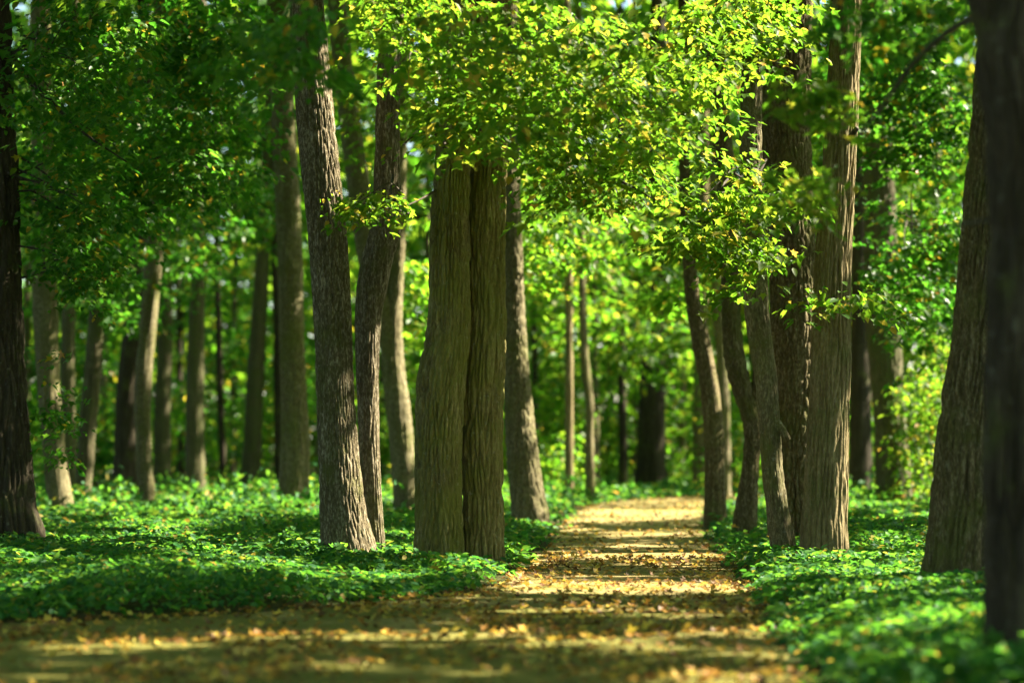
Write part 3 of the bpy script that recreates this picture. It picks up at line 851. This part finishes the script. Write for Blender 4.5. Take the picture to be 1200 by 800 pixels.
def path_mat():
    m, nt, out = new_mat('path_sand')
    L, N = nt.links, nt.nodes
    tc = N.new('ShaderNodeTexCoord')

    def nz(scale, detail=6, rough=.65):
        n = N.new('ShaderNodeTexNoise')
        n.inputs['Scale'].default_value = scale
        n.inputs['Detail'].default_value = detail
        n.inputs['Roughness'].default_value = rough
        L.new(tc.outputs['Object'], n.inputs[0])
        return n
    n1 = nz(14, 8, .75)
    r = ramp(nt, [(.3, (.11, .075, .022)), (.5, (.27, .20, .075)), (.7, (.44, .35, .17))])
    L.new(n1.outputs[0], r.inputs[0])
    n2 = nz(.9, 6, .7)
    sx = N.new('ShaderNodeSeparateXYZ')
    L.new(tc.outputs['Object'], sx.inputs[0])
    near = N.new('ShaderNodeMapRange')          # the crossing in front of the avenue is mossier
    near.inputs[1].default_value = 24
    near.inputs[2].default_value = 17
    near.inputs[3].default_value = 0
    near.inputs[4].default_value = .17
    L.new(sx.outputs[1], near.inputs[0])
    ad = N.new('ShaderNodeMath')
    L.new(n2.outputs[0], ad.inputs[0])
    L.new(near.outputs[0], ad.inputs[1])
    rm = ramp(nt, [(.46, (0, 0, 0)), (.60, (.9, .9, .9))])
    L.new(ad.outputs[0], rm.inputs[0])
    mc = N.new('ShaderNodeMix')
    mc.data_type = 'RGBA'
    L.new(rm.outputs[0], mc.inputs[0])
    L.new(r.outputs[0], mc.inputs[6])
    mc.inputs[7].default_value = (.115, .112, .018, 1)
    b = N.new('ShaderNodeBsdfPrincipled')
    b.inputs['Roughness'].default_value = .95
    b.inputs['Specular IOR Level'].default_value = .15
    L.new(mc.outputs[2], b.inputs['Base Color'])
    bp = N.new('ShaderNodeBump')
    bp.inputs['Strength'].default_value = .8
    bp.inputs['Distance'].default_value = .03
    L.new(n1.outputs[0], bp.inputs['Height'])
    L.new(bp.outputs[0], b.inputs['Normal'])
    L.new(b.outputs[0], out.inputs[0])
    return m


gx = axis(-500, 500, -26, 26, .4)
gy = axis(-300, 700, 2, 82, .4)
X, Y = np.meshgrid(gx, gy, indexing='ij')
tag(link('ground', grid_mesh('ground', X, Y, gz(X, Y), soil_mat())), 'dark forest soil under the ground cover and trees', 'ground', kind='structure')
ys = np.arange(-4, 79, .2)
tt = np.linspace(0, 1, 40)
Yp, Tp = np.meshgrid(ys, tt, indexing='ij')
Xp = xl(Yp) + (xr(Yp) - xl(Yp)) * Tp
Zp = np.full_like(Xp, .006)
tag(link('path', grid_mesh('path', Xp.T, Yp.T, Zp.T, path_mat())), 'sandy woodland path strewn with yellow leaves and bars of sunlight', 'path', kind='structure')


# ------------------------------------------------------------------ ground cover (nobody could count it)
def scatter_xy(n, y0, y1, xm):
    # more of them near, by area in view
    y = y0 + (y1 - y0) * rng.uniform(0, 1, n)
    x = rng.uniform(-1, 1, n) * (y * .235 + xm)
    return x, y


def cover():
    parts = []
    for n, y0, y1, size, hh in [(26000, 13.5, 24, .075, .22), (26000, 22, 36, .085, .22), (20000, 34, 52, .10, .16), (14000, 50, 80, .15, .15)]:
        x, y = scatter_xy(n, y0, y1, 1.5)
        o = off_path(x, y)
        dens = noise2(x * .55, y * .55, 61)
        edge = np.clip((o + .05) / .7, 0, 1)
        k = (o > -.02) & (rng.uniform(0, 1, n) < edge * (.55 + .8 * dens)) & (y > 13)
        x, y, o, edge = x[k], y[k], o[k], edge[k]
        h = hh * (.35 + 1.1 * noise2(x * .9, y * .9, 62)) * (.35 + .65 * edge)
        z0 = gz(x, y)
        m = len(x)
        # each plant: three to five leaflets round a short stalk
        for q in range(4):
            a = rng.uniform(0, 2 * np.pi, m)
            rad = rng.uniform(.01, .07, m)
            P = np.stack([x + rad * np.cos(a), y + rad * np.sin(a), z0 + h * rng.uniform(.45, 1, m)], -1)
            T = np.stack([np.cos(a), np.sin(a), rng.normal(-.15, .35, m)], -1)
            Nn = rng.normal(0, .38, (m, 3))
            Nn[:, 2] += 1
            parts.append((OVAL, P, T, Nn, size * rng.uniform(.6, 1.35, m)))
    # a few bigger seedlings and, near the lens, a leafy clump in the corner
    x, y = scatter_xy(5000, 14, 46, 1.2)
    o = off_path(x, y)
    k = (o > .15) & (noise2(x * .8, y * .8, 65) > .5)
    x, y = x[k], y[k]
    m = len(x)
    x = np.concatenate([x, rng.uniform(2.25, 3.4, 260)])
    y = np.concatenate([y, rng.uniform(12.6, 14.2, 260)])
    hh = np.concatenate([rng.uniform(.1, .24, m), rng.uniform(.05, .34, 260)])
    m = len(x)
    for q in range(3):
        a = rng.uniform(0, 2 * np.pi, m)
        P = np.stack([x + .06 * np.cos(a), y + .06 * np.sin(a), gz(x, y) + hh * rng.uniform(.6, 1.1, m)], -1)
        T = np.stack([np.cos(a), np.sin(a), rng.normal(-.2, .3, m)], -1)
        Nn = rng.normal(0, .35, (m, 3))
        Nn[:, 2] += 1
        parts.append((MAPLE if q else OVAL, P, T, Nn, .12 * rng.uniform(.6, 1.4, m)))
    n = 4500
    x, y = scatter_xy(n, 44, 62, 1.5)
    o = off_path(x, y)
    k = (o > .6) & (noise2(x * .45, y * .3, 63) > .52)
    x, y = x[k], y[k]
    m = len(x)
    h = rng.uniform(.1, .5, m) * (.5 + noise2(x * .6, y * .6, 64))
    for q in range(3):
        a = rng.uniform(0, 2 * np.pi, m)
        P = np.stack([x + rng.normal(0, .08, m), y + rng.normal(0, .08, m), gz(x, y) + h * rng.uniform(.4, 1.1, m)], -1)
        T = np.stack([np.cos(a) * .7, np.sin(a) * .7, rng.normal(.35, .6, m)], -1)
        Nn = rng.normal(0, .6, (m, 3))
        Nn[:, 2] += .6
        parts.append((OVAL, P, T, Nn, .13 * rng.uniform(.6, 1.4, m)))
    return leaves_mesh('ground_cover', parts, M_COVER)


tag(link('ground_cover', cover()), 'low green leafy ground cover on both sides of the path', 'ground cover', kind='stuff')


def litter():
    parts = []
    for n, y0, y1 in [(21000, 13, 30), (19000, 28, 62)]:
        y = rng.uniform(y0, y1, n)
        x = rng.uniform(-1, 1, n) * (y * .235 + .6)
        o = off_path(x, y)
        drift = noise2(x * 1.3, y * .8, 71)
        e = np.exp(-np.abs(o + .25) / .45)
        dens = np.where(o < 0, .24 + 1.0 * np.clip(drift * 2.2 - .65, 0, 1) + .55 * e, .45 * np.exp(-o / .35))
        dens = dens * np.where(y < 17.5, .55, 1)
        k = rng.uniform(0, 1, n) < dens
        x, y, o = x[k], y[k], o[k]
        m = len(x)
        P = np.stack([x, y, .012 + gz(x, y) + rng.uniform(0, .03, m)], -1)
        a = rng.uniform(0, 2 * np.pi, m)
        T = np.stack([np.cos(a), np.sin(a), rng.normal(.05, .22, m)], -1)
        N = rng.normal(0, .3, (m, 3))
        N[:, 2] += 1
        parts.append((CURLED, P, T, N, rng.uniform(.035, .095, m)))
    return leaves_mesh('fallen_leaves', parts, M_FALLEN)


tag(link('fallen_leaves', litter()), 'yellow and brown fallen leaves strewn over the path', 'leaf litter', kind='stuff')

# ------------------------------------------------------------------ shrubs
def add_bush(label, masses, mat, size, tpl, seed, group='shrubs between the trunks'):
    c = at(*masses[0][:3])
    b = np.array([c[0], c[1], float(gz(c[0], c[1]))])
    root = empty('shrub', b)
    tag(root, label, 'shrub', group)
    lv = []
    tops = []
    for k, q in enumerate(masses):
        m = mass(*q, size=size, tpl=tpl, seed=seed + k, gap=.40, per=18, length=.7, tilt=.5)
        lv += m['leaves']
        tops.append(at(*q[:3]))
    st = []
    for k in range(7):
        t = tops[k % len(tops)] + rng.normal(0, .35, 3)
        st.append(tube([b + np.array([rng.normal(0, .1), rng.normal(0, .1), -.1]), (b + t) / 2 + rng.normal(0, .12, 3), t], [.03, .02, .006], .15, 6))
    link('stems', mesh_np('stems', *join(st), B_TWIG, True), root)
    link('foliage', leaves_mesh('foliage', lv, mat), root)


add_bush('bright sunlit shrub behind the tall brown trunk at the right', [(1092, 490, 50, 50, 70, 1.6, 90), (1110, 430, 52, 40, 50, 1.4, 50), (1075, 550, 49, 30, 30, 1., 24)], M_LEAF_GOLD, .13, OVAL, 101)
add_bush('low leafy shrub at the foot of the dark hidden trunk right of the tan trunk', [(1010, 540, 64, 40, 45, 1.4, 46)], M_LEAF_FAR, .15, OVAL, 104)
add_bush('shrub of bright leaves left of the far end of the path', [(655, 540, 62, 40, 45, 1.6, 50), (630, 520, 66, 30, 60, 1.6, 40)], M_LEAF_FAR, .15, OVAL, 106)
add_bush('shrub behind the leaning brown trunk in the left wood', [(290, 520, 78, 50, 60, 1.8, 60), (320, 490, 80, 40, 60, 1.6, 40)], M_LEAF_FAR, .17, OVAL, 108)
add_bush('dim shrub between the two thick trunks and the crooked stem', [(470, 520, 70, 50, 70, 1.8, 60), (440, 480, 74, 30, 70, 1.6, 40)], M_LEAF_FAR, .17, OVAL, 110)
add_bush('shrub closing the gap right of the path beyond the bending trunk', [(860, 540, 66, 40, 50, 1.5, 50), (880, 500, 70, 40, 70, 1.6, 50)], M_LEAF_FAR, .16, OVAL, 112)
add_bush('dark low shrub behind the slim stems at the far left', [(120, 530, 66, 60, 60, 1.8, 60), (60, 500, 62, 40, 70, 1.6, 40)], M_LEAF, .16, OVAL, 114)

# the few fallen leaves that stand out
for px, py, sz, lab in [(546, 752, .11, 'bright yellow leaf lying alone in the middle of the foreground path'), (735, 748, .11, 'orange leaf standing up at the front of the leaf drift on the path'),
                        (752, 741, .10, 'yellow leaf leaning on the leaf drift, just right of the orange one'), (164, 684, .12, 'yellow leaf caught on the ground cover at the left')]:
    p = at(px, py, dist_of(py))
    z = .03 if py > 700 else .22
    if py <= 700:
        p = at(px, py, dist_of(py) - 1.2)
        z = p[2] + 0
    o = link('fallen_leaf', leaves_mesh('fallen_leaf', [(CURLED, np.array([[p[0], p[1], z]]), np.array([[.8, -.2, .45]]), np.array([[-.2, -.75, .6]]), np.array([sz]))], M_FALLEN_BRIGHT))
    tag(o, lab, 'fallen leaf', 'bright single fallen leaves')


# ------------------------------------------------------------------ far woodland and unseen leaves added to hold back light (one mass)
def woodland():
    parts = []
    # the back: layers of leaf clumps from 72 to 120 m
    n = 9000
    P = np.stack([rng.uniform(-60, 60, n), 84 + 50 * rng.uniform(0, 1, n) ** 1.3, 34 * rng.uniform(0, 1, n) ** 1.4], -1)
    k = noise(P * np.array([.22, .16, .25]), 81) > .36
    parts.append(sprays(P[k], 2.4, 16, .62, OVAL, tilt=.9, thick=.25))
    n = 4500
    P = np.stack([rng.uniform(-60, 60, n), rng.uniform(134, 142, n), 36 * rng.uniform(0, 1, n) ** 1.3], -1)
    parts.append(sprays(P, 3.2, 16, 1.1, OVAL, tilt=1.6, thick=.3))
    # unseen leaves added behind the camera, left open low to light trunk fronts
    n = 2600
    P = np.stack([rng.uniform(-30, 30, n), rng.uniform(-26, -8, n), rng.uniform(0, 22, n)], -1)
    P = P[np.abs(P[:, 0]) > 8.0 - .3 * np.maximum(0, P[:, 2] - 9)]
    parts.append(sprays(P, 2.2, 14, .5, OVAL, tilt=.5, thick=.2))
    # tall crowns behind the rows of trunks close the view upwards
    n = 3000
    P = np.stack([rng.uniform(-26, 28, n), rng.uniform(60, 86, n), rng.uniform(7, 24, n)], -1)
    P = P[noise(P * np.array([.3, .2, .3]), 83) > .36]
    P = P[(sun_open(P, .3) < .5) | (P[:, 2] < .11 * P[:, 1] + 3)]
    parts.append(sprays(P, 1.8, 16, .38, OVAL, tilt=.9, thick=.2))
    # unseen leaf walls added at the sides to keep out sky light
    n = 2600
    P = np.stack([rng.uniform(-38, -21, n), rng.uniform(5, 80, n), rng.uniform(0, 20, n)], -1)
    k = P[:, 0] < -.235 * P[:, 1] - 4
    parts.append(sprays(P[k], 2.2, 14, .5, OVAL, tilt=.5, thick=.2))
    n = 1500
    P = np.stack([rng.uniform(27, 40, n), rng.uniform(10, 85, n), rng.uniform(0, 12, n)], -1)
    k = (P[:, 0] > .235 * P[:, 1] + 4)
    P = P[k]
    P = P[sun_open(P, .4) < .5]
    parts.append(sprays(P, 2.2, 14, .5, OVAL, tilt=.5, thick=.2))
    # unseen leaf roof added to dim the sky, cut open toward chosen lit spots
    n = 9500
    y = rng.uniform(-14, 125, n)
    x = rng.uniform(-1, 1, n) * (17 + .27 * np.abs(y)) + 4 + .03 * y
    P = np.stack([x, y, rng.uniform(15, 25, n) + np.maximum(0, y - 70) * .12], -1)
    uv = sun_uv(P)
    cx = 1.2 + .02 * uv[:, 1]
    thr = np.where(uv[:, 0] < cx - 4, .27, .37)
    thr = np.where(uv[:, 0] > cx + 6, .34, thr)
    thr = np.where(uv[:, 1] < 20, .13, thr)
    thr = thr + np.where(uv[:, 0] < -2, -.06, .06) * (uv[:, 1] > 44)
    nn = noise2(uv[:, 0] * .45, uv[:, 1] * .3, 91) * .7 + .3 * noise2(uv[:, 0] * 1.3, uv[:, 1] * 1., 92)
    P = P[nn > thr]
    P = P[~in_frame(P - np.array([0, 0, 1.2]))]
    a = sprays(P, 2.2, 15, .62, DIAMOND, tilt=.4, thick=.25)
    k = sun_open(a[1], .3) < .5
    parts.append(tuple([a[0]] + [q[k] for q in a[1:]]))
    return leaves_mesh('woodland', parts, M_LEAF_FAR)


tag(link('woodland', woodland()), 'mass of sunlit green foliage far behind the trees, with unseen leaves added to block light', 'woodland', kind='stuff')

# ------------------------------------------------------------------ light, sky, camera
w = bpy.data.worlds.new('World')
sc.world = w
w.use_nodes = True
nt = w.node_tree
bg = nt.nodes['Background']
sky = nt.nodes.new('ShaderNodeTexSky')
sky.sky_type = 'NISHITA'
sky.sun_disc = False
sky.sun_elevation = SUN_EL
sky.sun_rotation = SUN_AZ
nt.links.new(sky.outputs[0], bg.inputs[0])
bg.inputs[1].default_value = .055

sl = bpy.data.lights.new('sun', 'SUN')
sl.energy = 5.0
sl.angle = math.radians(.53)
sl.color = (1, .91, .72)
so = bpy.data.objects.new('sun', sl)
so.rotation_euler = Vector(SUN).to_track_quat('Z', 'Y').to_euler()
so.location = (20, 20, 40)
COL.objects.link(so)

cd = bpy.data.cameras.new('camera')
cd.lens = 85
cd.sensor_width = 36
cd.clip_end = 2000
cd.dof.use_dof = True
cd.dof.focus_distance = 27.3
cd.dof.aperture_fstop = .88
co = bpy.data.objects.new('camera', cd)
co.location = CAM
co.rotation_euler = (math.pi / 2 + TILT, 0, 0)
COL.objects.link(co)
sc.camera = co

sc.view_settings.view_transform = 'Standard'
sc.view_settings.look = 'None'
sc.view_settings.gamma = 1
sc.view_settings.exposure = 3.0
sc.cycles.use_denoising = True
sc.cycles.max_bounces = 8
sc.cycles.diffuse_bounces = 5
sc.cycles.glossy_bounces = 2
sc.cycles.transmission_bounces = 5
sc.cycles.sample_clamp_indirect = 6
sc.cycles.caustics_reflective = False
sc.cycles.caustics_refractive = False
